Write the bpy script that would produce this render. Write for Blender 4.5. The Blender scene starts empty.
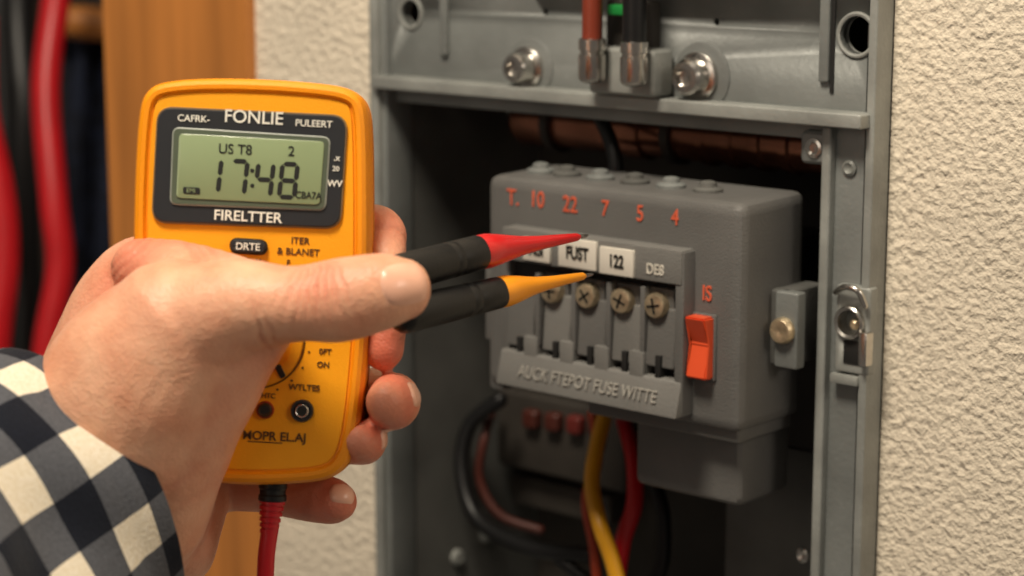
import bpy, bmesh, math, random
from mathutils import Vector, Matrix, noise
from mathutils.bvhtree import BVHTree
random.seed(4)
SC=bpy.context.scene
COL=SC.collection
SC.view_settings.view_transform='Standard'
# ------------------------------------------------------------------ camera
F=2100.0
PIT=math.radians(10.7); YAW=math.radians(41.3)
CAM=Vector((0.5,-0.6245,1.5))
FW=Vector((-math.sin(YAW)*math.cos(PIT),math.cos(YAW)*math.cos(PIT),-math.sin(PIT)))
RT=Vector((math.cos(YAW),math.sin(YAW),0))
UP=RT.cross(FW)
cd=bpy.data.cameras.new('camera'); co=bpy.data.objects.new('camera',cd); COL.objects.link(co)
co.location=CAM; co.rotation_euler=(math.pi/2-PIT,0,YAW)
cd.sensor_width=36; cd.lens=F/1024*36; cd.clip_start=0.02
cd.dof.use_dof=True; cd.dof.focus_distance=0.715; cd.dof.aperture_fstop=8
SC.camera=co
# measured ray helpers: convert measurements taken on the photo to metres in the room
def P(px,py,Z): return CAM+RT*((px-512)/F*Z)+UP*((288-py)/F*Z)+FW*Z
def on(px,py,y):
    d=FW+RT*((px-512)/F)+UP*((288-py)/F)
    return CAM+d*((y-CAM.y)/d.y)
def rectq(cx,cy,w,h,y):
    s=(cy+110)/(cx+1923)
    a=on(cx-w/2,cy-s*w/2,y); b=on(cx+w/2,cy+s*w/2,y)
    c=on(cx,cy-h/2,y); d=on(cx,cy+h/2,y)
    return a.x,b.x,d.z,c.z
# ------------------------------------------------------------------ materials
def S(r,g,b):
    f=lambda c:(c/255/12.92) if c/255<=0.04045 else ((c/255+0.055)/1.055)**2.4
    return (f(r),f(g),f(b),1)
def mat(name,c,rough=.5,metal=0,var=.06,vscale=40,bump=0,bscale=300,coat=0,spec=.5,c2=None,thr=(.35,.65),bd=.001,wear=0):
    m=bpy.data.materials.new(name); m.use_nodes=True
    nt=m.node_tree; b=nt.nodes['Principled BSDF']
    b.inputs['Roughness'].default_value=rough; b.inputs['Metallic'].default_value=metal
    b.inputs['Coat Weight'].default_value=coat
    b.inputs['Specular IOR Level'].default_value=spec
    tc=nt.nodes.new('ShaderNodeTexCoord')
    n=nt.nodes.new('ShaderNodeTexNoise'); n.inputs['Scale'].default_value=vscale; n.inputs['Detail'].default_value=6
    nt.links.new(tc.outputs['Object'],n.inputs['Vector'])
    r=nt.nodes.new('ShaderNodeValToRGB'); nt.links.new(n.outputs['Fac'],r.inputs['Fac'])
    r.color_ramp.elements[0].position=thr[0]; r.color_ramp.elements[1].position=thr[1]
    r.color_ramp.elements[0].color=[max(0,x*(1-var)) for x in c[:3]]+[1]
    r.color_ramp.elements[1].color=c2 if c2 else [min(1,x*(1+var)) for x in c[:3]]+[1]
    out=r.outputs['Color']
    if wear:
        # dusty smudges and small chips
        w1=nt.nodes.new('ShaderNodeTexNoise'); w1.inputs['Scale'].default_value=190; w1.inputs['Detail'].default_value=9; w1.inputs['Roughness'].default_value=.7
        nt.links.new(tc.outputs['Object'],w1.inputs['Vector'])
        w2=nt.nodes.new('ShaderNodeValToRGB'); w2.color_ramp.elements[0].position=.63; w2.color_ramp.elements[1].position=.72
        nt.links.new(w1.outputs['Fac'],w2.inputs['Fac'])
        ml=nt.nodes.new('ShaderNodeMath'); ml.operation='MULTIPLY'; ml.inputs[1].default_value=wear; nt.links.new(w2.outputs['Color'],ml.inputs[0])
        mxx=nt.nodes.new('ShaderNodeMixRGB'); mxx.inputs['Color2'].default_value=[min(1,x*1.7+.02) for x in c[:3]]+[1]
        nt.links.new(ml.outputs[0],mxx.inputs['Fac']); nt.links.new(out,mxx.inputs['Color1']); out=mxx.outputs['Color']
        rr_=nt.nodes.new('ShaderNodeMapRange'); rr_.inputs['To Min'].default_value=rough-.14; rr_.inputs['To Max'].default_value=rough+.16
        nt.links.new(w1.outputs['Fac'],rr_.inputs['Value']); nt.links.new(rr_.outputs['Result'],b.inputs['Roughness'])
    nt.links.new(out,b.inputs['Base Color'])
    if bump:
        n2=nt.nodes.new('ShaderNodeTexNoise'); n2.inputs['Scale'].default_value=bscale; n2.inputs['Detail'].default_value=4
        nt.links.new(tc.outputs['Object'],n2.inputs['Vector'])
        bp=nt.nodes.new('ShaderNodeBump'); bp.inputs['Strength'].default_value=bump; bp.inputs['Distance'].default_value=bd
        nt.links.new(n2.outputs['Fac'],bp.inputs['Height']); nt.links.new(bp.outputs['Normal'],b.inputs['Normal'])
    return m
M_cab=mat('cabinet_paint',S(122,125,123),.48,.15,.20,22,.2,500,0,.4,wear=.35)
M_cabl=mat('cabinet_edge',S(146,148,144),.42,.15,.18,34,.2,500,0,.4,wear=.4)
M_cabm=mat('cabinet_shade_mid',S(92,92,89),.55,.0,.2,22,.2,500,0,.3,wear=.2)  # darker copy of the cabinet paint; inner side walls carry shade in colour
M_cabd=mat('cabinet_shade_dark',S(52,48,44),.6,0,.3,14,.2,300,0,.3)  # interior shade deepened through a darker base colour
M_blk=mat('fuse_plastic',S(101,100,98),.5,0,.09,30,.3,1300,0,.35,wear=.12)
M_blk2=mat('fuse_plastic_light',S(115,114,111),.5,0,.09,30,.3,1300,0,.35,wear=.15)
M_dark=mat('recess_shade',S(22,21,20),.7)  # near-black colour stands in for shade in hollows and behind holes
M_blackp=mat('black_rubber',S(20,20,21),.42,0,.1,50,.1,900,0,.35)
M_chrome=mat('nickel',S(200,196,190),.25,1,.1,60,.1,500)
M_brass=mat('aged_brass',S(215,196,164),.38,.85,.25,200,.3,900)
M_cop=mat('conduit_copper',S(150,98,76),.22,.85,.35,30,.1,120)
M_wall=mat('plaster',S(229,217,197),.9,0,.06,14,1.0,300,0,.2,bd=.0024)
M_wood=mat('pine',S(188,120,56),.5,0,.2,10)
M_red=mat('red_plastic',S(208,26,28),.35,0,.05,40,0,0,.2)
M_yel=mat('yellow_plastic',S(238,152,18),.38,0,.05,40,0,0,.1)
M_redw=mat('red_cable',S(190,18,28),.4)
M_yelw=mat('yellow_cable',S(225,160,30),.4)
M_brw=mat('brown_cable',S(126,52,34),.35)
M_drw=mat('dark_brown_cable',S(70,30,22),.45)
M_navy=mat('navy_cloth',S(26,34,54),.9,0,.5,90,.3,500)
M_meter=mat('meter_orange',S(240,148,8),.46,0,.04,30,.15,1600,.0,.4)
M_mface=mat('meter_yellow',S(243,162,16),.5,0,.04,30,.15,1600,0,.35)
M_bez=mat('meter_bezel',S(36,38,42),.42,0,.05,30,.05,900)
M_lcd=mat('lcd_glass',S(138,154,116),.25,0,.05,25,0,0,.3)
M_lcdf=mat('lcd_frame',S(80,90,74),.4)
M_ink=mat('black_ink',S(22,24,22),.5)
M_ink2=mat('face_print',S(78,48,14),.5)
M_white=mat('white_print',S(225,223,212),.5)
M_label=mat('paper_label',S(218,212,200),.6,0,.06,60)
M_orng=mat('orange_print',S(214,96,66),.5)
M_sw=mat('orange_switch',S(226,84,44),.4,0,.04,40,0,0,.1)
M_green=mat('green_plastic',S(30,130,60),.4)
# wood grain
nt=M_wood.node_tree; 
mp=nt.nodes.new('ShaderNodeMapping'); mp.inputs['Scale'].default_value=(1,1,.06)
for n in list(nt.nodes):
    if n.type=='TEX_NOISE':
        nt.links.new([k for k in nt.nodes if k.type=='TEX_COORD'][0].outputs['Object'],mp.inputs['Vector'])
        nt.links.new(mp.outputs['Vector'],n.inputs['Vector']); n.inputs['Scale'].default_value=70
# skin
M_skin=bpy.data.materials.new('skin'); M_skin.use_nodes=True
nt=M_skin.node_tree; b=nt.nodes['Principled BSDF']
b.inputs['Roughness'].default_value=.46
b.inputs['Specular IOR Level'].default_value=.4
b.inputs['Subsurface Weight'].default_value=.15; b.inputs['Subsurface Radius'].default_value=(1,.35,.2); b.inputs['Subsurface Scale'].default_value=.003
at=nt.nodes.new('ShaderNodeAttribute'); at.attribute_name='flush'
tc=nt.nodes.new('ShaderNodeTexCoord')
n1=nt.nodes.new('ShaderNodeTexNoise'); n1.inputs['Scale'].default_value=80; n1.inputs['Detail'].default_value=8
nt.links.new(tc.outputs['Object'],n1.inputs['Vector'])
r1=nt.nodes.new('ShaderNodeValToRGB'); r1.color_ramp.elements[0].position=.3; r1.color_ramp.elements[1].position=.7
r1.color_ramp.elements[0].color=S(217,154,122); r1.color_ramp.elements[1].color=S(232,180,148)
nt.links.new(n1.outputs['Fac'],r1.inputs['Fac'])
mx=nt.nodes.new('ShaderNodeMixRGB'); mx.inputs['Color2'].default_value=S(198,98,74)
nt.links.new(at.outputs['Fac'],mx.inputs['Fac']); nt.links.new(r1.outputs['Color'],mx.inputs['Color1'])
nt.links.new(mx.outputs['Color'],b.inputs['Base Color'])
vo=nt.nodes.new('ShaderNodeTexVoronoi'); vo.inputs['Scale'].default_value=900
n2=nt.nodes.new('ShaderNodeTexNoise'); n2.inputs['Scale'].default_value=300; n2.inputs['Detail'].default_value=6
ad=nt.nodes.new('ShaderNodeMath'); ad.operation='MULTIPLY_ADD'; ad.inputs[1].default_value=.45
nt.links.new(tc.outputs['Object'],vo.inputs['Vector']); nt.links.new(tc.outputs['Object'],n2.inputs['Vector'])
nt.links.new(vo.outputs['Distance'],ad.inputs[0]); nt.links.new(n2.outputs['Fac'],ad.inputs[2])
bp=nt.nodes.new('ShaderNodeBump'); bp.inputs['Strength'].default_value=.45; bp.inputs['Distance'].default_value=.0007
nt.links.new(ad.outputs[0],bp.inputs['Height']); nt.links.new(bp.outputs['Normal'],b.inputs['Normal'])
M_nail=mat('nail',S(230,176,150),.3,0,.04,60,0,0,.15)
# plaid
M_plaid=bpy.data.materials.new('plaid_flannel'); M_plaid.use_nodes=True
nt=M_plaid.node_tree; b=nt.nodes['Principled BSDF']; b.inputs['Roughness'].default_value=.95; b.inputs['Sheen Weight'].default_value=.1
b.inputs['Specular IOR Level'].default_value=.15
uv=nt.nodes.new('ShaderNodeUVMap'); uv.uv_map='UVMap'
sx=nt.nodes.new('ShaderNodeSeparateXYZ'); nt.links.new(uv.outputs['UV'],sx.inputs[0])
def stripe(o,per,wid,off=0):
    a=nt.nodes.new('ShaderNodeMath'); a.operation='MULTIPLY_ADD'; a.inputs[1].default_value=1/per; a.inputs[2].default_value=off; nt.links.new(o,a.inputs[0])
    f=nt.nodes.new('ShaderNodeMath'); f.operation='FRACT'; nt.links.new(a.outputs[0],f.inputs[0])
    c=nt.nodes.new('ShaderNodeMath'); c.operation='LESS_THAN'; c.inputs[1].default_value=wid; nt.links.new(f.outputs[0],c.inputs[0]); return c.outputs[0]
s1=stripe(sx.outputs[0],.031,.52,.35); s2=stripe(sx.outputs[1],.031,.52,.1)
aa=nt.nodes.new('ShaderNodeMath'); aa.operation='ADD'; nt.links.new(s1,aa.inputs[0]); nt.links.new(s2,aa.inputs[1])
hh=nt.nodes.new('ShaderNodeMath'); hh.operation='MULTIPLY'; hh.inputs[1].default_value=.5; nt.links.new(aa.outputs[0],hh.inputs[0])
cr=nt.nodes.new('ShaderNodeValToRGB'); cr.color_ramp.interpolation='CONSTANT'
cr.color_ramp.elements[0].color=S(218,208,188); cr.color_ramp.elements[1].position=.75; cr.color_ramp.elements[1].color=S(20,24,34)
e=cr.color_ramp.elements.new(.25); e.color=S(80,82,88)
nt.links.new(hh.outputs[0],cr.inputs['Fac'])
nz=nt.nodes.new('ShaderNodeTexNoise'); nz.inputs['Scale'].default_value=900; tc=nt.nodes.new('ShaderNodeTexCoord'); nt.links.new(tc.outputs['Object'],nz.inputs['Vector'])
mm=nt.nodes.new('ShaderNodeMixRGB'); mm.blend_type='OVERLAY'; mm.inputs['Fac'].default_value=.35
nt.links.new(cr.outputs['Color'],mm.inputs['Color1']); nt.links.new(nz.outputs['Fac'],mm.inputs['Color2']); nt.links.new(mm.outputs['Color'],b.inputs['Base Color'])
bp=nt.nodes.new('ShaderNodeBump'); bp.inputs['Strength'].default_value=.4; bp.inputs['Distance'].default_value=.0006
nt.links.new(nz.outputs['Fac'],bp.inputs['Height']); nt.links.new(bp.outputs['Normal'],b.inputs['Normal'])
# ------------------------------------------------------------------ mesh helpers
def empty(name,loc):
    e=bpy.data.objects.new(name,None); e.empty_display_size=.02; COL.objects.link(e); e.location=loc
    return e
def link(name,me,m,par=None,smooth=False):
    o=bpy.data.objects.new(name,me); COL.objects.link(o)
    if m: me.materials.append(m)
    if smooth:
        for p in me.polygons: p.use_smooth=True
    if par:
        o.parent=par; o.matrix_parent_inverse=Matrix.Translation(par.location).inverted()
    return o
def autosmooth(bm,ang=40):
    for f in bm.faces: f.smooth=True
    for e in bm.edges:
        if len(e.link_faces)==2 and e.calc_face_angle(0)>math.radians(ang): e.smooth=False
def fin(bm,name,m,par,ang=35):
    bmesh.ops.recalc_face_normals(bm,faces=bm.faces)
    autosmooth(bm,ang)
    me=bpy.data.meshes.new(name); bm.to_mesh(me); bm.free()
    return link(name,me,m,par)
def box(name,x0,x1,y0,y1,z0,z1,m,par=None,bev=.0008,seg=2,taper=None):
    bm=bmesh.new(); bmesh.ops.create_cube(bm,size=1)
    for v in bm.verts:
        v.co=Vector((x0 if v.co.x<0 else x1,y0 if v.co.y<0 else y1,z0 if v.co.z<0 else z1))
    if taper: taper(bm)
    if bev: bmesh.ops.bevel(bm,geom=bm.edges[:],offset=bev,segments=seg,affect='EDGES',profile=.6)
    return fin(bm,name,m,par,50 if seg<3 else 30)
def boxq(name,par,cx,cy,w,h,yf,th,m,bev=.0008,seg=2,taper=None):
    x0,x1,z0,z1=rectq(cx,cy,w,h,yf)
    return box(name,x0,x1,yf,yf+th,z0,z1,m,par,bev,seg,taper)
def ringloft(rings,closed_ends=True):
    bm=bmesh.new(); R=[[bm.verts.new(p) for p in r] for r in rings]
    n=len(R[0])
    for a,b_ in zip(R[:-1],R[1:]):
        for i in range(n): bm.faces.new((a[i],a[(i+1)%n],b_[(i+1)%n],b_[i]))
    if closed_ends: bm.faces.new(R[0][::-1]); bm.faces.new(R[-1])
    return bm
def lathe(name,p0,axis,prof,m,par=None,n=32,ang=35,caps=True):
    """prof: list (dist along axis, radius)"""
    axis=axis.normalized(); a=axis.orthogonal().normalized(); b_=axis.cross(a)
    rings=[[p0+axis*d+(a*math.cos(t)+b_*math.sin(t))*max(r,1e-5) for t in [2*math.pi*i/n for i in range(n)]] for d,r in prof]
    return fin(ringloft(rings,caps),name,m,par,ang)
def cr_(p0,p1,p2,p3,t):
    return .5*((2*p1)+(p2-p0)*t+(2*p0-5*p1+4*p2-p3)*t*t+(3*p1-p0-3*p2+p3)*t**3)
def sample(pts,sub):
    out=[]
    n=len(pts)
    for i in range(n-1):
        a=pts[max(i-1,0)];b_=pts[i];c=pts[i+1];d=pts[min(i+2,n-1)]
        for k in range(sub):
            t=k/sub
            out.append(tuple(cr_(a[j],b_[j],c[j],d[j],t) for j in range(len(a))))
    out.append(pts[-1]); return out
def chain_rings(pts,sub=6,n=24,cap0=1.,cap1=1.):
    """pts: (Vector,ra,rb). ra measured across view, rb along depth"""
    sp=sample(pts,sub); N=len(sp); T=[]
    for i in range(N):
        T.append((sp[min(i+1,N-1)][0]-sp[max(i-1,0)][0]).normalized())
    rings=[];prev=None;fr=[]
    for i in range(N):
        t=T[i]
        if abs(t.dot(FW))<.75 or prev is None: n1=t.cross(FW).normalized()
        else: n1=(prev-t*prev.dot(t)).normalized()
        if prev is not None and n1.dot(prev)<0: n1=-n1
        prev=n1; fr.append((t,n1,t.cross(n1).normalized()))
    def ring(c,f,ra,rb): return [c+f[1]*math.cos(a)*ra+f[2]*math.sin(a)*rb for a in [2*math.pi*k/n for k in range(n)]]
    c,ra,rb=sp[0]; r=min(ra,rb)*cap0
    for a in (85,65,45,22):
        a=math.radians(a); rings.append(ring(c-fr[0][0]*r*math.sin(a),fr[0],ra*math.cos(a),rb*math.cos(a)))
    for i in range(N): rings.append(ring(sp[i][0],fr[i],sp[i][1],sp[i][2]))
    c,ra,rb=sp[-1]; r=min(ra,rb)*cap1
    for a in (22,45,65,85):
        a=math.radians(a); rings.append(ring(c+fr[-1][0]*r*math.sin(a),fr[-1],ra*math.cos(a),rb*math.cos(a)))
    return rings
def tube(name,pts,r,m,par=None,sub=8,n=16):
    """pts world vectors; r in metres or list"""
    if not isinstance(r,(list,tuple)): r=[r]*len(pts)
    rg=chain_rings([(p,q,q) for p,q in zip(pts,r)],sub,n)
    return fin(ringloft(rg),name,m,par,60)
def text(name,s,loc,rot,size,m,par,ext=.0002,off=0.,sx=1.,ital=0):
    c=bpy.data.curves.new(name,'FONT'); c.body=s; c.size=size; c.align_x='CENTER'; c.align_y='CENTER'; c.extrude=ext; c.offset=off; c.shear=ital
    o=bpy.data.objects.new(name,c); COL.objects.link(o)
    o.matrix_world=Matrix.Translation(loc)@rot.to_4x4()@Matrix.Diagonal((sx,1,1,1))
    dg=bpy.context.evaluated_depsgraph_get(); me=bpy.data.meshes.new_from_object(o.evaluated_get(dg))
    me.transform(o.matrix_world); bpy.data.objects.remove(o)
    me.materials.clear()
    return link(name,me,m,par)
RPAN=Matrix.Rotation(math.pi/2,3,'X')
def ptext(name,s,px,py,size_px,y,m,par,off=0.,sx=1.):
    p=on(px,py,y); Z=(p-CAM).dot(FW)
    return text(name,s,p,RPAN,size_px*Z/F,m,par,.0002,off,sx)
def cut(o,cutters):
    for c in cutters:
        md=o.modifiers.new('b','BOOLEAN'); md.object=c; md.operation='DIFFERENCE'; md.solver='EXACT'
    dg=bpy.context.evaluated_depsgraph_get(); dg.update()
    me=bpy.data.meshes.new_from_object(o.evaluated_get(dg)); o.modifiers.clear(); o.data=me
    for c in cutters: bpy.data.objects.remove(c)
YV=Vector((0,1,0)); ZV=Vector((0,0,1)); XV=Vector((1,0,0))
# ------------------------------------------------------------------ cabinet + wall
YF=.035; YW=.043; YB=.135
cl=on(386,288,YF).x; cr2=on(872,288,YF).x
ct=on(600,-260,YF).z; cb=on(600,760,YF).z
zlip=on(600,96,YF).z           # bottom of top plate
il=on(395,288,YF).x; ir=on(822,330,YF).x
wl=on(264,288,YW).x
box('wall_left',wl-.004,cl-.002,YW,YW+.12,.6,2.4,M_wall,None,0)
box('wall_right',cr2+.001,cr2+1.2,YW,YW+.12,.6,2.4,M_wall,None,0)
box('wall_upper',cl-.002,cr2+.001,YW,YW+.12,ct+.001,2.4,M_wall,None,0)
box('wall_lower',cl-.002,cr2+.001,YW,YW+.12,.6,cb-.001,M_wall,None,0)
cab=empty('electrical_cabinet',((cl+cr2)/2,YF,(ct+cb)/2))
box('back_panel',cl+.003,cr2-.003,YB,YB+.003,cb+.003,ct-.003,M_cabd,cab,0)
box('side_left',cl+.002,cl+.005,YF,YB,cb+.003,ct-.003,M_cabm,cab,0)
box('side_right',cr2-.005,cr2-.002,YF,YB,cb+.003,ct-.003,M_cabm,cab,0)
box('side_top',cl+.003,cr2-.003,YF,YB,ct-.006,ct-.003,M_cab,cab,0)
box('side_bottom',cl+.003,cr2-.003,YF,YB,cb+.003,cb+.006,M_cab,cab,0)
box('flange_left',cl,il,YF-.004,YF+.012,cb,ct,M_cab,cab,.001)
box('rim_left',cl-.002,cl+.003,YF-.007,YW,cb,ct,M_cabl,cab,.001)
box('flange_right',ir,cr2-.001,YF,YF+.003,cb,zlip,M_cab,cab,.0008)
box('rim_right',cr2-.0028,cr2+.0008,YF-.0035,YW,cb,ct,M_cabl,cab,.0010,3)
box('rib_right',ir,ir+.004,YF-.004,YF+.02,cb,zlip-.004,M_cabl,cab,.0012,3)
tp=box('top_plate',cl,cr2-.002,YF,YF+.004,zlip,ct,M_cab,cab,.0008)
def ycyl(px,py,y0,y1,rpx,y=None):
    p=on(px,py,y if y is not None else YF); Z=(p-CAM).dot(FW); r=rpx*Z/F
    return lathe('c',Vector((p.x,y0,p.z)),YV,[(0,r),(y1-y0,r)],None)
cut(tp,[ycyl(411,13,0,.1,13),ycyl(857,35,0,.1,19),ycyl(545,12,0,.1,4),ycyl(716,22,0,.1,4)])
box('top_plate_backing',cl+.006,cr2-.006,YF+.030,YF+.032,zlip+.004,ct-.004,M_dark,cab,0)
for k,(px,py,rp) in enumerate(((411,13,13),(857,35,19))):
    p=on(px,py,YF); r=rp*(p-CAM).dot(FW)/F
    lathe('grommet_%d'%k,Vector((p.x,YF+.0005,p.z)),-YV,[(0,r+.0018),(.0012,r+.0014),(.0014,r+.0008),(.0011,r),(-.005,r)],M_cabl,cab,caps=False)
box('top_lip',cl+.002,cr2-.001,YF-.010,YF+.004,zlip-.0035,zlip+.002,M_cabl,cab,.0012,3)
box('top_lip_return',il,ir+.004,YF+.002,YF+.006,zlip-.010,zlip-.003,M_cab,cab,.0008)
for nm,px in (('emboss_1',446),('emboss_2',826)):
    p=on(px,60,YF); box(nm,p.x-.0022,p.x+.0022,YF-.002,YF+.001,zlip+.012,ct-.02,M_cab,cab,.0010,3)
p=on(833,60,YF); box('emboss_shade_strip',p.x-.0008,p.x+.0008,YF-.0006,YF+.001,zlip+.008,ct-.02,M_dark,cab,0)  # raised dark strip, groove shade put in as colour
# bolts
for k,(px,py,r) in enumerate(((529,67,.0066),(700,76,.0072))):
    p=on(px,py,YF)
    lathe('bolt_boss_%d'%k,Vector((p.x+.001,YF+.001,p.z)),-YV,[(0,r*1.9),(.0015,r*1.85),(.002,r*1.7)],M_cab,cab)
    lathe('bolt_washer_%d'%k,Vector((p.x,YF+.001,p.z)),-YV,[(.001,r*1.3),(.0035,r*1.3),(.0042,r*1.15)],M_chrome,cab)
    lathe('bolt_head_%d'%k,Vector((p.x,YF,p.z)),-YV,[(0,r*.95),(.009,r*.95),(.0105,r*.8),(.0107,r*.5),(.0085,r*.45),(.008,.0001)],M_chrome,cab)
for k,(px,py) in enumerate(((850,168),(803,555))):
    y=YF if k==0 else .07
    p=on(px,py,y); lathe('flange_screw_%d'%k,Vector((p.x,y+.001,p.z)),-YV,[(0,.003),(.0018,.003),(.0024,.002),(.0018,.001),(.0015,.0001)],M_cabl if k==0 else M_chrome,cab)
boxq('tab_ear',cab,814,148,30,34,YF-.002,.01,M_cab,.003,3)
p=on(814,148,YF-.002); lathe('tab_ear_hole',Vector((p.x,YF-.0015,p.z)),-YV,[(0,.0036),(.0012,.0036),(.0015,.0025),(.0008,.0018),(.0007,.0001)],M_chrome,cab)
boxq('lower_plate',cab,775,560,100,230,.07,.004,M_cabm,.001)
# latch in right flange
L1=boxq('latch_plate',cab,852,330,34,88,YF-.004,.006,M_cabl,.0015,3)
cut(L1,[ycyl(851,322,0,.1,13,YF-.004)])
p=on(851,322,YF-.004)
lathe('latch_ring',Vector((p.x,YF-.003,p.z)),-YV,[(0,.0062),(.003,.0062),(.0036,.0056),(.003,.0046),(-.004,.0044)],M_chrome,cab,caps=False)
box('latch_well',p.x-.006,p.x+.006,YF+.0025,YF+.004,p.z-.006,p.z+.006,M_dark,cab,0)
lathe('latch_core',Vector((p.x+.0008,YF+.002,p.z-.001)),-YV,[(0,.0020),(.005,.0020),(.006,.001)],M_brass,cab)
boxq('latch_shade_patch',cab,853,353,20,24,YF-.0045,.002,M_dark,.0005)  # dark block on the plate, stands for the shade of a hollow
boxq('latch_tongue',cab,862,350,9,34,YF-.0075,.005,M_chrome,.001)
boxq('latch_foot',cab,843,380,28,10,YF-.005,.004,M_cabl,.001)
tube('latch_spring',[on(836,292,YF-.006),on(845,287,YF-.008),on(858,291,YF-.008),on(865,306,YF-.006)],.0012,M_chrome,cab)
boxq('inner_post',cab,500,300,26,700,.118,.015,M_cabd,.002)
for k,(px,py) in enumerate(((430,528),(455,522),(430,105))):
    p=on(px,py,.1); lathe('inner_screw_%d'%k,Vector((cl+.0045,.075+.02*k,p.z)),XV,[(0,.0038),(.002,.0038),(.003,.0026),(.0024,.0001)],M_cabl,cab)
# ------------------------------------------------------------------ wood post + far left
post_r=wl-.002; post_l=on(117,288,.042).x
box('wood_post',post_l,post_r,.038,.14,.6,2.4,M_wood,None,.003,3)
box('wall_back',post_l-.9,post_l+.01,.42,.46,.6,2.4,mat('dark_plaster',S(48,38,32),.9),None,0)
def far(px,py,Z): return P(px,py,Z)
tube('power_cable',[far(68,-90,1.28),far(56,0,1.28),far(46,90,1.27),far(54,200,1.26),far(60,270,1.26),far(46,360,1.26),far(40,520,1.27)],.0088,M_redw)
tube('power_cable.001',[far(-18,20,1.24),far(-16,110,1.24),far(0,190,1.24),far(5,260,1.24),far(-4,350,1.24),far(-10,500,1.25)],.0088,M_redw)
tube('power_cable.002',[far(26,-90,1.32),far(18,10,1.32),far(24,120,1.31),far(22,240,1.32),far(26,330,1.32),far(16,500,1.32)],.011,M_blackp)
tube('power_cable.003',[far(-5,-90,1.36),far(2,20,1.36),far(8,120,1.36),far(2,220,1.36),far(4,420,1.36)],.012,M_blackp)
bm=bmesh.new()
vs=[]
for j in range(30):
    row=[]
    for i in range(16):
        u=i/15; v=j/29
        q=P(64+60*u,30+360*v,1.40+.008*math.sin(u*14+v*3)+.004*math.sin(v*9))
        row.append(bm.verts.new(q))
    vs.append(row)
for j in range(29):
    for i in range(15): bm.faces.new((vs[j][i],vs[j][i+1],vs[j+1][i+1],vs[j+1][i]))
cl_=fin(bm,'hanging_work_cloth',M_navy,None,80)
sd=cl_.modifiers.new('s','SOLIDIFY'); sd.thickness=.002
tube('cloth_peg',[P(72,22,1.38),P(124,26,1.38)],.011,M_wood)
# ------------------------------------------------------------------ conduit & cables
pa=on(524,120,.068); pb=on(838,120,.068); zc=on(670,132,.068).z
cond=empty('metal_conduit',(pa.x,.068,zc))
L=pb.x-pa.x
prof=[(0,.0100),(.002,.0110),(L*.38,.0110),(L*.385,.0124),(L*.44,.0124),(L*.445,.0110)]
xx=L*.62
while xx<L*.92:
    prof+= [(xx,.0110),(xx+.001,.0122),(xx+.0045,.0122),(xx+.0055,.0110)]
    xx+=.0135
prof.append((L,.0110))
lathe('pipe',Vector((pa.x,.068,zc)),XV,prof,M_cop,cond)
for k,f in enumerate((.12,.52)):
    lathe('clamp_%d'%k,Vector((pa.x+L*f,.068,zc)),XV,[(0,.0108),(0,.0130),(.004,.0130),(.004,.0108)],M_cabd,cond)
tube('control_wire',[on(590,98,.05),on(600,118,.045),on(610,140,.042),on(616,165,.04),on(612,190,.04)],.0030,M_blackp)
# cable lug assembly
lug=empty('cable_lug',on(618,70,.03))
boxq('lug_base',lug,620,72,66,48,.020,.014,M_cabl,.003,3)
boxq('lug_back',lug,628,28,46,56,.028,.007,M_cabd,.002,3)
for k,(px,py,mm_) in enumerate(((592,61,M_brw),(634,64,M_blackp))):
    p=on(px,py,.014); q=Vector((p.x,.014,p.z))
    lathe('terminal_%d'%k,q-ZV*.0085,ZV,[(0,.0030),(.0008,.0046),(.002,.0054),(.011,.0054),(.0115,.0047),(.0125,.0047),(.013,.0054),(.017,.0054),(.0175,.0042)],M_chrome,lug)
    tube('conductor_%d'%k,[q+ZV*.006,q+ZV*.05,q+ZV*.10],.0040 if k==0 else .0046,mm_,lug)
p=on(622,10,.024); box('indicator',p.x-.006,p.x+.004,.022,.028,p.z-.002,p.z+.002,M_green,lug,.0008)
# ------------------------------------------------------------------ fuse block
fb=empty('fuse_block',on(640,310,.03))
x0=on(487,285,0).x; x1=on(741,320,0).x; zt=on(640,193,0).z; zb=on(640,415,0).z
YH=.042
def tp_(bm):
    for v in bm.verts:
        if v.co.z>zt-.001 and v.co.y>.01: v.co.z+=.001
box('housing',x0,x1,.0,YH,zb,zt,M_blk,fb,.0050,4,tp_)
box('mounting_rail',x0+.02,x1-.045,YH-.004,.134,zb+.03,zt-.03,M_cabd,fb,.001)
for k,(s,px,py) in enumerate((('T.',513,198),('10',537,200),('22',570,205),('7',605,209),('5',640,214),('4',675,218))):
    ptext('number_%d'%k,s,px,py,23,-.0002,M_orng,fb,.00006,.85)
ptext('switch_mark','IS',707,294,22,-.0003,M_orng,fb,.00008,.8)
for k,(px,py) in enumerate(((541,175),(567,178),(600,182),(635,186),(671,190),(708,195))):
    p=on(px,py,.018); q=Vector((p.x,.018,zt-.004))
    lathe('stud_%d'%k,q,ZV,[(0,.0058),(.0055,.0058),(.0062,.005),(.0064,.0035),(.0080,.0032),(.0085,.002)],M_cabm if k%2 else M_cab,fb)
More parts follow.
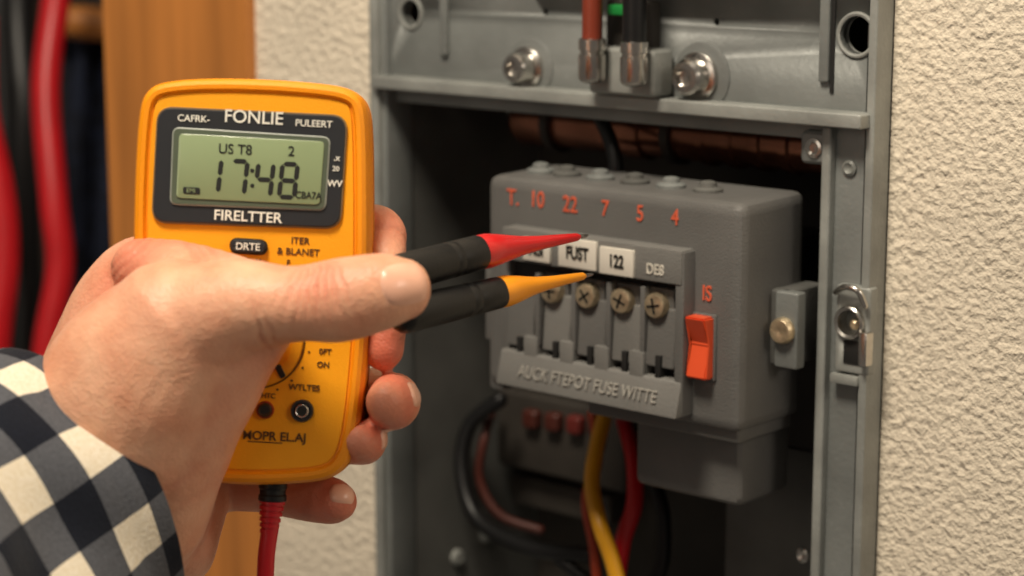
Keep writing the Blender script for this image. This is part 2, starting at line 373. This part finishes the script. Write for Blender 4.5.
# terminal module
def zr(px,py,y): return on(px,py,y).z
ym=-.0075
xl=on(502,300,ym).x; xr=on(681,330,ym).x
zs_t=zr(681,251,ym); zs_b=zr(681,286,ym)
box('strip',xl,xr-.0002,ym,.003,zs_b,zs_t,M_blk2,fb,.001)
zl_t=zr(678,382,ym); zl_b=zr(678,418,ym)
def ledge_tap(bm):
    for v in bm.verts:
        if v.co.y<-.005 and v.co.z>zl_b+.004: v.co.y+=.0035
box('ledge',xl-.001,xr+.0002,ym-.003,.003,zl_b,zl_t,M_blk2,fb,.001,2,ledge_tap)
box('cheek_right',xr-.0035,xr+.0006,ym+.0006,.0035,zl_b+.001,zs_t-.0006,M_blk,fb,.0008)
box('cheek_left',xl-.004,xl+.0006,ym+.004,.0035,zl_b+.001,zs_t-.004,M_blk,fb,.0008)
box('gap_shade',xl+.0002,xr-.001,-.0006,.002,zl_t-.001,zs_b+.001,M_dark,fb,0)  # dark sheet behind the levers, shade of the gaps as colour
for k,(cx,cy,w,h,s) in enumerate(((536,250,27,23,'MSI'),(577,254,38,29,'FUST'),(616,262,34,27,'122'))):
    boxq('label_%d'%k,fb,cx,cy,w,h,ym-.0012,.002,M_label,.0004)
    ptext('label_text_%d'%k,s,cx,cy,18,ym-.0014,M_ink,fb,.00015,.72)
ptext('strip_mark','DE8',655,270,15,ym-.0002,M_label,fb,.00005,.85)
t=ptext('ledge_text','AUCK FTEPOT FUSE WITTE',586,384,17,ym-.0015,mat('embossed_text',S(160,157,150),.5),fb,.0000,.86)
zmid=(zl_t+zl_b)/2
for v in t.data.vertices: v.co.y=ym-.0014+(v.co.z-zmid)*.27+(v.co.y-(ym-.0015))*1.0-.0004
cols=[519,555,590,625,659]
for k,c in enumerate(cols):
    py=283+(c-519)*.142
    if k>0:
        p=on(c,py+2,-.003)
        box('terminal_seat_%d'%k,p.x-.0072,p.x+.0072,-.003,.001,p.z-.0065,p.z+.0065,M_blk,fb,.0008)
        lathe('terminal_screw_%d'%k,Vector((p.x,-.003,p.z)),-YV,[(0,.0050),(.002,.0050),(.0034,.0044),(.0038,.003)],M_brass,fb)
        for a in (0,1):
            an=.5+a*math.pi/2+k
            bm=bmesh.new(); bmesh.ops.create_cube(bm,size=1)
            for v in bm.verts: v.co=Vector((v.co.x*.0060,v.co.y*.0006,v.co.z*.0009))
            bmesh.ops.rotate(bm,verts=bm.verts,cent=(0,0,0),matrix=Matrix.Rotation(an,3,'Y'))
            bmesh.ops.translate(bm,verts=bm.verts,vec=Vector((p.x,-.0067,p.z)))
            fin(bm,'screw_slot_%d_%d'%(k,a),M_ink,fb)
    p=on(c,py+38,ym+.002)
    wv=.0069
    def lv(bm,p=p):
        for v in bm.verts:
            if v.co.y<0 and v.co.z>p.z: v.co.y+=.002
    box('lever_%d'%k,p.x-wv,p.x+wv,ym+.002,.001,p.z-.0105,p.z+.0125,M_blk2 if k%2 else M_blk,fb,.0012,3,lv)
    p2=on(c+13,py+66,ym+.001)
    if p2.x+.004<xr-.003:
        box('tooth_%d'%k,p2.x-.004,p2.x+.003,ym+.0003,.001,p2.z-.007,p2.z+.005,M_blk2,fb,.0007)
    box('slot_shade_%d'%k,p2.x-.008,p2.x-.0055,ym+.0008,.001,p2.z-.006,p2.z+.004,M_dark,fb,.0003)  # dark bar on the surface, shade of an opening set by colour
for k,c in enumerate((537,573,608,642)):
    py=283+(c-519)*.142
    p=on(c,py+20,ym+.001)
    box('divider_%d'%k,p.x-.0011,p.x+.0011,ym+.001,.001,p.z-.016,p.z+.013,M_blk,fb,.0004)
# rocker switch
p0_,p1_,z0_,z1_=rectq(702,347,24,66,-.002)
box('switch_bezel',p0_,p1_,-.0012,.003,z0_,z1_,M_blk,fb,.0008)
zm=(z0_+z1_)/2; zh=(z1_-z0_)/2
bm=bmesh.new()
prf=[(-.0075,zh*.95),(-.0028,zh*.1),(-.0060,-zh*.92),(.001,-zh*.95),(.001,zh*.95)]
xa=p0_+.0008; xb=p1_-.0010
A=[bm.verts.new((xa,y,zm+z)) for y,z in prf]; B=[bm.verts.new((xb,y,zm+z)) for y,z in prf]
bm.faces.new(A); bm.faces.new(B[::-1])
for i in range(5): bm.faces.new((A[i],B[i],B[(i+1)%5],A[(i+1)%5]))
bmesh.ops.bevel(bm,geom=bm.edges[:],offset=.0007,segments=2,affect='EDGES')
fin(bm,'rocker_switch',M_sw,fb)
# side clip with brass screw on right side of block
xs=x1
def onx(px,py,X):
    d=FW+RT*((px-512)/F)+UP*((288-py)/F); return CAM+d*((X-CAM.x)/d.x)
c0=onx(799,325,xs+.006)
yc=c0.y
box('side_clip',xs-.001,xs+.008,yc-.010,yc+.014,c0.z-.0145,c0.z+.0145,M_cabm,fb,.0015,3)
box('side_clip_face',xs+.003,xs+.013,yc-.012,yc-.006,c0.z-.0145,c0.z+.0145,M_cab,fb,.0012,3)
q=Vector((xs+.0072,yc-.0118,c0.z))
lathe('clip_screw',q,-YV,[(0,.0050),(.002,.0050),(.0032,.0042),(.0034,.0018),(.0028,.0001)],M_brass,fb)
# lower box
lx0=on(634,450,.012).x; lx1=on(741,450,.012).x; lz0=on(742,509,.012).z
box('lower_housing',lx0,lx1,.012,YH+.004,lz0,zb+.002,M_blk,fb,.004,3)
box('lower_flange',x0+.05,x1-.003,.004,YH-.002,zb-.005,zb+.001,M_blk,fb,.0015,3)
boxq('left_lug',fb,490,300,10,80,.006,.02,M_blk,.001)
boxq('left_foot',fb,496,345,14,90,.002,.02,M_blk,.002)
# ------------------------------------------------------------------ lower interior wiring
tube('wiring_cable',[on(604,418,.06),on(596,450,.05),on(592,485,.04),on(600,525,.03),on(612,560,.03),on(628,620,.03)],.0034,M_yelw)
tube('wiring_cable.001',[on(624,420,.07),on(634,460,.055),on(634,505,.045),on(622,545,.04),on(612,620,.04)],.0036,M_redw)
tube('wiring_cable.002',[on(592,415,.075),on(598,460,.065),on(586,500,.055),on(594,550,.05),on(600,620,.045)],.0022,mat('orange_cable',S(170,60,26),.4))
tube('wiring_cable.003',[on(500,400,.08),on(470,425,.075),on(462,470,.07),on(478,520,.065),on(530,548,.06),on(590,555,.06)],.0036,M_blackp)
tube('wiring_cable.004',[on(560,560,.06),on(600,585,.06),on(655,580,.06),on(664,520,.065),on(652,470,.07),on(650,420,.08)],.003,M_blackp)
tube('wiring_cable.005',[on(494,404,.09),on(484,440,.08),on(480,480,.078),on(500,515,.08),on(540,530,.09)],.0022,M_drw)
tb=empty('terminal_box',on(560,430,.09))
boxq('box_body',tb,560,440,130,80,.1,.03,M_cabd,.004,3)
for k in range(4):
    boxq('gland_%d'%k,tb,528+22*k,420+3*k,14,18,.095,.01,M_drw if k!=2 else mat('dull_red',S(96,30,24),.5),.002,3)
boxq('box_lid',tb,560,500,100,30,.11,.02,M_cabd,.003)
# ------------------------------------------------------------------ multimeter
ZM=.668; sM=ZM/F
mm=empty('multimeter',P(255,285,ZM))
RM=Matrix((RT,UP,-FW)).transposed()
def Lm(px,py,dz): return P(px,py,ZM)-FW*dz
def smooth_poly(pts,it=3):
    for _ in range(it):
        q=[]
        n=len(pts)
        for i in range(n):
            a=Vector(pts[i]);b_=Vector(pts[(i+1)%n])
            q+=[a*.75+b_*.25,a*.25+b_*.75]
        pts=q
    return [Vector(p) for p in pts]
def inset(pts,d):
    n=len(pts);out=[]
    for i in range(n):
        t=(pts[(i+1)%n]-pts[i-1]).normalized()
        out.append(pts[i]+Vector((-t.y,t.x))*d)   # clockwise (screen) polygons: inward
    return out
def slab(name,pts,layers,m,par,mats=None):
    rings=[]
    for ins,dz in layers:
        rings.append([Lm(p.x,p.y,dz) for p in inset(pts,ins)])
    return fin(ringloft(rings),name,m,par,30)
out=[(130,240),(132,165),(136,108),(143,90),(158,80),(200,76),(265,77),(328,82),(353,88),(365,100),(369,125),(370,230),(369,320),(364,385),(357,440),(347,468),(328,482),(290,486),(240,487),(200,483),(176,465),(158,420),(143,345),(133,290)]
O=smooth_poly(out,3)
slab('body',O,[(12,-.028),(4,-.0275),(1,-.024),(0,-.018),(0,-.007),(1.2,-.0035),(4,-.001),(8,0),(12,-.0001),(14.5,-.0016),(16,-.0018)],M_meter,mm)
slab('face_panel',O,[(16.2,-.003),(16.2,-.0015),(16.8,-.0012)],M_mface,mm)
slab('side_band',O,[(.6,-.0205),(-.8,-.020),(-.8,-.0165),(.6,-.016)],mat('meter_side_band',S(205,118,8),.4),mm)
def rr(corners,rad):
    pts=[]
    n=len(corners)
    for i in range(n):
        c=Vector(corners[i]);a=(Vector(corners[i-1])-c).normalized();b_=(Vector(corners[(i+1)%n])-c).normalized()
        for k in range(9):
            t=k/8; p_=c+a*rad*(1-t)**2+b_*rad*t**2
            pts.append(p_)
    return pts
bz=rr([(158,107),(347,116),(340,228),(152,222)],16)
slab('bezel_edge',bz,[(-1.2,-.0016),(-1.2,-.0004),(-.6,0)],mat('bezel_edge',S(120,100,70),.4),mm)
slab('bezel',bz,[(.5,-.001),(.5,.0002),(1.5,.0005)],M_bez,mm)
bz2=rr([(173,127),(331,137),(326,211),(170,205)],8)
slab('lcd_outline',bz2,[(0,0),(0,.0009),(1,.0011)],mat('lcd_rim',S(140,145,136),.4),mm)
slab('lcd_frame',bz2,[(1.6,0),(1.6,.0013),(2.2,.0013)],M_lcdf,mm)
bz3=rr([(180,134),(325,142),(320,205),(177,198)],5)
slab('lcd',bz3,[(0,0.0005),(0,.0017),(.6,.0018)],M_lcd,mm)
ROLL=math.radians(-3.0)
RMr=RM@Matrix.Rotation(ROLL,3,'Z')
def mt(name,s,px,py,sz,m,off=0.,sx=1.,dz=.0007,roll=None):
    R_=RMr if roll is None else RM@Matrix.Rotation(math.radians(roll),3,'Z')
    return text(name,s,Lm(px,py,dz),R_,sz*sM,m,mm,.00012,off*sM,sx)
mt('title','FONLIE',254,118,18,M_white,.15,1.0)
mt('print_1','CAFRK-',194,119,9.5,M_white,.1,1)
mt('print_2','PULEERT',314,124,9.5,M_white,.1,1)
mt('subtitle','FIRELTTER',248,217,14.5,M_white,.2,1.02)
mt('print_r1','.x',337,158,9,M_white,.1); mt('print_r2','20',336,169,7,M_white,.1); mt('print_r3','WV',335,184,9,M_white,.2)
mt('lcd_a','US T8',236,150,14,M_ink,.05,.95,.0019); mt('lcd_b','2',292,152,14,M_ink,.05,1,.0019)
mt('lcd_c','CBA7A',309,196,10,M_ink,.1,.85,.0019)
slab('lcd_batt',rr([(184,187),(201,188),(201,195),(184,194)],2),[(0,.0015),(0,.0019),(.2,.002)],M_ink,mm)
mt('lcd_d','EMI',192,191,6,M_lcd,0,1,.0021)
def seg(px,py,w,h,segs,name):
    th=4.8; sl=.06
    def bar(ax,ay,bx,by):
        d=Vector((bx-ax,by-ay)).normalized(); nn=Vector((-d.y,d.x))*th/2
        A_=Vector((ax,ay))+d*.5; B_=Vector((bx,by))-d*.5
        pl=[A_,A_+d*th*.5+nn,B_-d*th*.5+nn,B_,B_-d*th*.5-nn,A_+d*th*.5-nn]
        res=[]
        for q in pl:
            X=q.x-q.y*sl; Y=q.y
            c,s_=math.cos(-ROLL),math.sin(-ROLL)
            res.append((px+X*c-Y*s_,py+X*s_+Y*c))
        return res
    w2=w/2;h2=h/2
    D={'a':(-w2,-h2,w2,-h2),'b':(w2,-h2,w2,0),'c':(w2,0,w2,h2),'d':(-w2,h2,w2,h2),'e':(-w2,0,-w2,h2),'f':(-w2,-h2,-w2,0),'g':(-w2,0,w2,0)}
    bm=bmesh.new()
    for s_ in segs:
        pl=bar(*D[s_])
        a=[bm.verts.new(Lm(x,y,.0019)) for x,y in pl]; b_=[bm.verts.new(Lm(x,y,.0017)) for x,y in pl]
        bm.faces.new(a); bm.faces.new(b_[::-1])
        for i in range(6): bm.faces.new((a[i],a[(i+1)%6],b_[(i+1)%6],b_[i]))
    fin(bm,name,M_ink,mm)
seg(213,176,15,33,'bc','digit_1'); seg(239,178,15,33,'abc','digit_2')
seg(265,180,15,33,'fgbc','digit_3'); seg(289,181,15,33,'abcdefg','digit_4')
for k,(px,py) in enumerate(((253,171),(253,186))):
    slab('colon_%d'%k,rr([(px-2,py-2),(px+2,py-2),(px+2,py+2),(px-2,py+2)],1.5),[(0,.0015),(0,.0019),(.2,.002)],M_ink,mm)
pill=rr([(231,239),(266,241),(266,254),(231,252)],7)
slab('button_ring',pill,[(-1.5,-.002),(-1.5,.0000),(-1,.0003)],M_ink,mm)
slab('button',pill,[(0,-.002),(0,.0012),(1.2,.0016)],M_bez,mm)
mt('button_text','DRTE',248.5,247,10,M_white,.1,1,.0018)
fz=-.0010
mt('f1','ITER',300,241,9.5,M_ink2,.1,1,fz); mt('f2','& BLANET',298,252,9.5,M_ink2,.1,1,fz); mt('f3','V',258,262,8,M_ink2,.1,1,fz)
mt('f4','F',288,263,8,M_ink2,.1,1,fz)
dc=(256,340)
def ringm(name,cx,cy,prof,m):
    return lathe(name,Lm(cx,cy,0),-FW,[(d,r*sM) for d,r in prof],m,mm,48)
ringm('dial_groove',dc[0],dc[1],[(-.003,49),(-.0009,49),(-.0007,48.5),(-.0009,47.6),(-.003,47.4)],M_ink2)
ringm('dial_base',dc[0],dc[1],[(-.003,46.5),(-.0006,46.5),(-.0003,45),(-.0003,36),(-.0006,35)],M_mface)
ringm('dial_knob',dc[0],dc[1],[(-.003,31),(-.0001,30),(.0004,28),(.0005,20),(.0005,.1)],M_mface)
slab('dial_pointer',rr([(274,366),(280,364),(286,376),(281,379)],2),[(0,-.001),(0,.0003),(.5,.0004)],M_ink,mm)
for k,a in enumerate(range(-5,105,18)):
    t=math.radians(a); px=dc[0]+54*math.cos(t); py=dc[1]+54*math.sin(t)
    slab('tick_%d'%k,rr([(px-1,py-1),(px+1,py-1),(px+1,py+1),(px-1,py+1)],.5),[(0,-.0015),(0,-.001),(.1,-.0009)],M_ink2,mm)
mt('f5','0FT',325,352,8,M_ink2,.1,1,fz); mt('f6','ON',323,365,8,M_ink2,.1,1,fz); mt('f7','WTLTES',304,388,8.5,M_ink2,.1,1,fz)
mt('f8','MOPR EL.AJ',274,437,12.5,M_ink2,.15,1.0,fz); mt('f9','VHTC',266,396,7,M_ink2,.1,1,fz)
for k,(px,py) in enumerate(((265,410),(302,411))):
    ringm('jack_%d'%k,px,py,[(-.003,11.5 if k else 9),(-.0004,11.5 if k else 9),(.0004,10.5 if k else 8),(.0004,8.5 if k else 7.5),(-.0008,7.5 if k else 7)],M_bez if k else mat('jack_red',S(150,50,20),.4))
    ringm('jack_collar_%d'%k,px,py,[(-.003,6.8),(.0006,6.8),(.0008,6.0),(.0006,5)],M_chrome if k else M_ink2)
    ringm('jack_bore_%d'%k,px,py,[(-.003,4.6),(.0009,4.6),(.0009,.1)],M_ink)
slab('rule_1',rr([(247,441),(282,443),(282,444),(247,442)],.4),[(0,-.0015),(0,-.001)],M_ink2,mm)
# lead with plug at the bottom of the meter
ld=empty('test_lead',Lm(268,495,-.012))
lathe('plug',Lm(269,482,-.012),(Lm(268,506,-.012)-Lm(269,482,-.012)),[(0,.0046),(.003,.0046),(.0035,.0042),(.005,.0042),(.0055,.0046),(.007,.0046),(.0075,.004)],M_blackp,ld)
pr=[];
for k in range(6): pr+=[(.0012*k*1.6,.0042-.00025*k),(.0012*k*1.6+.0011,.0042-.00025*k),(.0012*k*1.6+.0012,.0034-.0002*k),(.0012*k*1.6+.0018,.0034-.0002*k)]
lathe('strain_relief',Lm(268,504,-.012),(Lm(264,540,-.012)-Lm(268,504,-.012)),pr,M_redw,ld,24,20)
tube('lead_cable',[Lm(268,504,-.012),Lm(266,530,-.012),Lm(262,560,-.012),Lm(259,600,-.014),Lm(250,660,-.018),Lm(262,740,-.02)],.0028,M_redw,ld)
# ------------------------------------------------------------------ probes
def probe(name,a,b_,c,ra,rb,mtip):
    """a handle back, b_ joint, c tip : (px,py,Z)"""
    A=P(*a);B=P(*b_);C=P(*c)
    e=empty(name,B)
    ax=(B-A); L_=ax.length
    pr=[(0,ra*.55),(.001,ra*.8),(.0025,ra*.95),(.004,ra)]
    for f in (.62,.70): pr+=[(L_*f,ra+(rb-ra)*f),(L_*f+.0005,(ra+(rb-ra)*f)*.97),(L_*f+.0012,(ra+(rb-ra)*f)*.97),(L_*f+.0017,ra+(rb-ra)*f)]
    pr+=[(L_*.96,rb*1.0),(L_,rb*.92)]
    lathe('handle',A,ax,pr,M_blackp,e,32,25)
    ax2=C-B; L2=ax2.length
    lathe('tip_sleeve',B-ax2.normalized()*.003,ax2,[(0,rb*.9),(.003,rb*.98),(L2*.10,rb*1.0),(L2*.2,rb*.88),(L2*.35,rb*.66),(L2*.42,rb*.57),(L2*.60,rb*.42),(L2*.97,.0014),(L2,.0008)],mtip,e,32,40)
    lathe('metal_point',C-ax2.normalized()*.003,ax2,[(0,.0008),(.0045,.0006),(.0062,.0001)],M_chrome,e,12)
probe('test_probe',(385,277,.6545),(481,252,.684),(584,236,.735),.0061,.0058,M_red)
probe('test_probe.001',(396,317,.6545),(501,292,.688),(589,275,.735),.0060,.0053,M_yel)
# ------------------------------------------------------------------ hand
hand=empty('hand',P(150,350,.67))
chains=[]
def C(*pts,cap0=1,cap1=1):
    chains.append(chain_rings([(P(x,y,z),ra*z/F,rb/1000) for x,y,z,ra,rb in pts],8,28,cap0,cap1))
# thumb
C((170,335,.650,72,20),(235,308,.641,52,17),(290,305,.636,39,13.5),(338,300,.634,42.5,13),(382,292,.634,39,12),(404,290,.636,32,10.5),cap1=.85)
# first metacarpal / thenar to wrist
C((70,560,.675,92,27),(100,470,.668,98,28),(138,385,.655,95,25),(178,330,.648,76,21))
C((262,330,.648,30,11),(224,376,.653,42,14),(186,440,.662,48,18),(150,515,.672,58,20))
# index metacarpal + knuckle
C((95,470,.69,80,22),(105,370,.688,62,22),(132,285,.684,44,17),(168,262,.684,28,12))
# web between thumb and index
C((150,270,.672,34,14),(200,280,.66,36,14),(250,292,.65,30,12))
# index finger
C((150,275,.700,34,11),(230,250,.712,27,9),(320,232,.7125,25,8.2),(366,228,.708,24,7.8),(383,234,.696,23,7.4),(386,262,.686,21,7),(386,310,.682,21,7),(383,350,.679,21,6.8))
# palm behind meter
C((120,540,.705,80,20),(130,430,.713,90,15),(140,330,.716,70,12))
C((170,540,.70,48,20),(185,470,.712,50,12),(190,400,.716,50,10))
# middle
C((160,350,.715,34,10),(240,375,.7165,28,9),(330,392,.715,28,8.8),(376,396,.706,28,8.8),(392,400,.692,28.5,8.8),(392,402,.676,28,8.6),(387,402,.668,22,7))
# ring
C((170,410,.715,34,10),(240,430,.7165,27,9),(310,440,.715,26,8.4),(352,440,.706,25,8),(363,441,.692,24,7.6),(362,441,.678,22,7.2),(359,441,.672,17,5.8))
# little
C((160,480,.714,34,11),(215,486,.715,26,8.5),(262,488,.712,24,7.8),(298,494,.704,25,7.8),(330,500,.695,24,7.4),(338,501,.691,20,6.4))
# forearm
C((120,500,.69,95,32),(40,560,.672,105,34),(-60,625,.64,115,38),(-170,700,.60,120,40))
bm=bmesh.new()
for rg in chains:
    b2=ringloft(rg); bmesh.ops.recalc_face_normals(b2,faces=b2.faces)
    me=bpy.data.meshes.new('t'); b2.to_mesh(me); b2.free(); bm.from_mesh(me); bpy.data.meshes.remove(me)
me=bpy.data.meshes.new('skin_raw'); bm.to_mesh(me); bm.free()
raw=bpy.data.objects.new('skin_raw',me); COL.objects.link(raw)
md=raw.modifiers.new('r','REMESH'); md.mode='VOXEL'; md.voxel_size=.0008
md=raw.modifiers.new('s','SMOOTH'); md.factor=.6; md.iterations=14
dg=bpy.context.evaluated_depsgraph_get(); dg.update()
sk=bpy.data.meshes.new_from_object(raw.evaluated_get(dg)); bpy.data.objects.remove(raw)
sk.name='skin'
cre=[]
def crease(px,py,Z,ax,w,d,rad): cre.append((P(px,py,Z),ax.normalized(),w,d,rad))
tax=P(360,297,.634)-P(300,304,.635)
for o_,d in ((-34,.4),(-26,.7),(-19,.85),(-12,.8),(-5,1.0),(3,.9),(10,.7),(18,.5)):
    crease(322+o_,276,.624,(tax+UP*.006*o_/20),.00060,d*.0010,.0110)
for o_,d in ((0,.8),(11,.6)): crease(262+o_,334,.63,RT*.9+UP*.25,.0008,d*.0009,.010)
for o_,d in ((0,.8),(12,.7),(26,.7),(40,.4)): crease(195+o_,255+o_*.2,.65,RT*.75+UP*.7,.0010,d*.0010,.014)
for o_,d in ((0,.6),(12,.7),(24,.4)): crease(115+o_,262,.66,RT*.6-UP*.6,.0011,d*.0010,.016)
for o_,d in ((0,.6),(20,.5)): crease(150+o_*.5,500+o_,.65,UP*.8-RT*.5,.0010,d*.0009,.018)
fl=sk.attributes.new('flush','FLOAT','POINT')
tips=[(P(425,305,.64),.009,.4),(P(405,405,.67),.013,.7),(P(366,445,.675),.012,.75),(P(345,502,.69),.014,.75),(P(388,345,.675),.013,.75),(P(390,228,.69),.011,.6),(P(322,280,.625),.013,.3),(P(130,262,.66),.018,.35),(P(150,235,.67),.014,.3),(P(230,400,.66),.02,.3),(P(255,345,.65),.014,.38),(P(200,520,.69),.02,.45),(P(75,320,.67),.02,.2)]
nrm=[v.normal.copy() for v in sk.vertices]
vals=[0.]*len(sk.vertices)
for i,v in enumerate(sk.vertices):
    c=v.co; d=0
    for (J,ax,w,dp,rad) in cre:
        q=c-J; dd=q.length
        if dd<rad*2:
            t=q.dot(ax)+.0011*noise.noise(c*190)
            d-=dp*math.exp(-(t/w)**2)*math.exp(-(dd/rad)**2)
    f=min(.30,max(0,-d)*350)
    for (J,rad,a) in tips:
        dd=(c-J).length
        if dd<rad*2.2: f+=a*math.exp(-(dd/rad)**2)
    f+=.24*max(0,noise.noise(c*45))
    d+=.00060*noise.noise(c*60)+.00008*noise.noise(c*260)
    v.co=c+nrm[i]*d
    vals[i]=min(1,f)
fl.data.foreach_set('value',vals)
for p in sk.polygons: p.use_smooth=True
sk.materials.clear()
sko=link('skin',sk,M_skin,hand)
bvh=BVHTree.FromPolygons([v.co for v in sk.vertices],[list(p.vertices) for p in sk.polygons])
def nail(name,O_,n,a,Ln,Wn,off=.0005):
    n=n.normalized(); a=(a-n*a.dot(n)).normalized(); s_=n.cross(a)
    bm=bmesh.new(); NU,NV=16,14; g=[]
    for i in range(NU+1):
        u=i/NU*2-1; row=[]
        for j in range(NV+1):
            v=j/NV*2-1
            uu=u*math.sqrt(1-.32*v*v); vv=v*math.sqrt(1-(.38 if u<0 else .25)*u*u)
            pt=O_+a*uu*Ln/2+s_*vv*Wn/2
            hit=bvh.ray_cast(pt+n*.03,-n)
            q=hit[0] if hit[0] else pt
            e_=max(abs(u),abs(v))
            q=q+n*(off*(1 if e_<.9 else -.6) + .0003*(1-v*v))
            row.append(bm.verts.new(q))
        g.append(row)
    for i in range(NU):
        for j in range(NV): bm.faces.new((g[i][j],g[i+1][j],g[i+1][j+1],g[i][j+1]))
    for _ in range(2): bmesh.ops.smooth_vert(bm,verts=[v for v in bm.verts if not v.is_boundary],factor=.5,use_axis_x=True,use_axis_y=True,use_axis_z=True)
    return fin(bm,name,M_nail,hand,80)
nail('thumb_nail',P(405,283,.625),-FW+RT*.22+UP*.15,P(420,280,.634)-P(370,292,.634),.0150,.0138,.0004)
nail('middle_nail',P(416,394,.675),RT*.9-FW*.45+UP*.1,-FW*.8-RT*.3,.010,.0088)
nail('ring_nail',P(380,438,.68),RT*.9-FW*.45,-FW*.8-RT*.3,.009,.008)
nail('little_nail',P(341,497,.69),-FW*.9+UP*.45+RT*.2,RT,.0085,.0078)
# ------------------------------------------------------------------ sleeve
sl=empty('plaid_shirt_sleeve',P(40,520,.65))
A0=P(88,480,.672); A1=P(0,546,.650); A2=P(-120,640,.615); A3=P(-300,760,.565)
sp=sample([(A0,),(A1,),(A2,),(A3,)],14)
NR=len(sp); n=96
bm=bmesh.new(); uvl=bm.loops.layers.uv.new('UVMap')
acc=0
base=[]
for i in range(NR):
    t=(sp[min(i+1,NR-1)][0]-sp[max(i-1,0)][0]).normalized()
    n1=t.cross(FW).normalized(); n2=t.cross(n1).normalized()
    if i>0: acc+=(sp[i][0]-sp[i-1][0]).length
    base.append((sp[i][0],n1,n2,acc,t))
def sring(c,n1,n2,acc,t,scale,inner=False):
    r=[]
    for k in range(n):
        a=2*math.pi*k/n
        R0=(.0495+.012*min(1,acc/.12))*scale
        w=.0028*math.sin(a*3+acc*38)+.0024*math.sin(a*5-acc*70+1.3)+.009*noise.noise(Vector((math.cos(a)*1.6,math.sin(a)*1.6,acc*30)))
        w*=min(1,.35+acc/.03)
        R=R0+w
        r.append(bm.verts.new(c+n1*math.cos(a)*R+n2*math.sin(a)*R*.80+t*.003*math.sin(a*2+.7)))
    return r
seqs=[]
c,n1,n2,ac,t=base[2]; seqs.append((sring(c,n1,n2,.01,t,.93),-.018))
c,n1,n2,ac,t=base[0]; seqs.append((sring(c,n1,n2,0,t,.955),-.004)); seqs.append((sring(c-t*.0012,n1,n2,0,t,.985),-.002))
for i,(c,n1,n2,ac,t) in enumerate(base):
    extra=1.0
    if abs(ac-.012)<.0015: extra=.985
    seqs.append((sring(c,n1,n2,ac,t,extra),ac))
for (ra_,ua),(rb_,ub) in zip(seqs[:-1],seqs[1:]):
    for k in range(n):
        f=bm.faces.new((ra_[k],ra_[(k+1)%n],rb_[(k+1)%n],rb_[k]))
        vs_=[k,k+1,k+1,k]; uu=[ua,ua,ub,ub]
        for lp,vv,u_ in zip(f.loops,vs_,uu): lp[uvl].uv=(u_,vv/n*.31)
so=fin(bm,'sleeve_cloth',M_plaid,sl,80)
sb=so.modifiers.new('sub','SUBSURF'); sb.levels=1; sb.render_levels=1
# ------------------------------------------------------------------ lights
def area(name,loc,tgt,size,power,col):
    l=bpy.data.lights.new(name,'AREA'); l.size=size; l.energy=power; l.color=col
    o=bpy.data.objects.new(name,l); COL.objects.link(o); o.location=loc
    o.rotation_euler=(tgt-loc).to_track_quat('-Z','Y').to_euler()
T=P(450,290,.75)
area('key_light',CAM+UP*.85-RT*.25+FW*.18,T,.26,14.5,(1,.885,.72))  # unseen key light added above the camera
area('fill_right',CAM+RT*.85+UP*.35-FW*.1,T,.3,2.4,(1,.88,.73))  # unseen fill light added on the right
area('fill_left',CAM-RT*.9+UP*.2-FW*.3,T,.6,1.9,(1,.88,.73))  # unseen soft fill added on the left
w=bpy.data.worlds.new('world'); SC.world=w; w.use_nodes=True
w.node_tree.nodes['Background'].inputs[0].default_value=(1,.86,.72,1); w.node_tree.nodes['Background'].inputs[1].default_value=.13
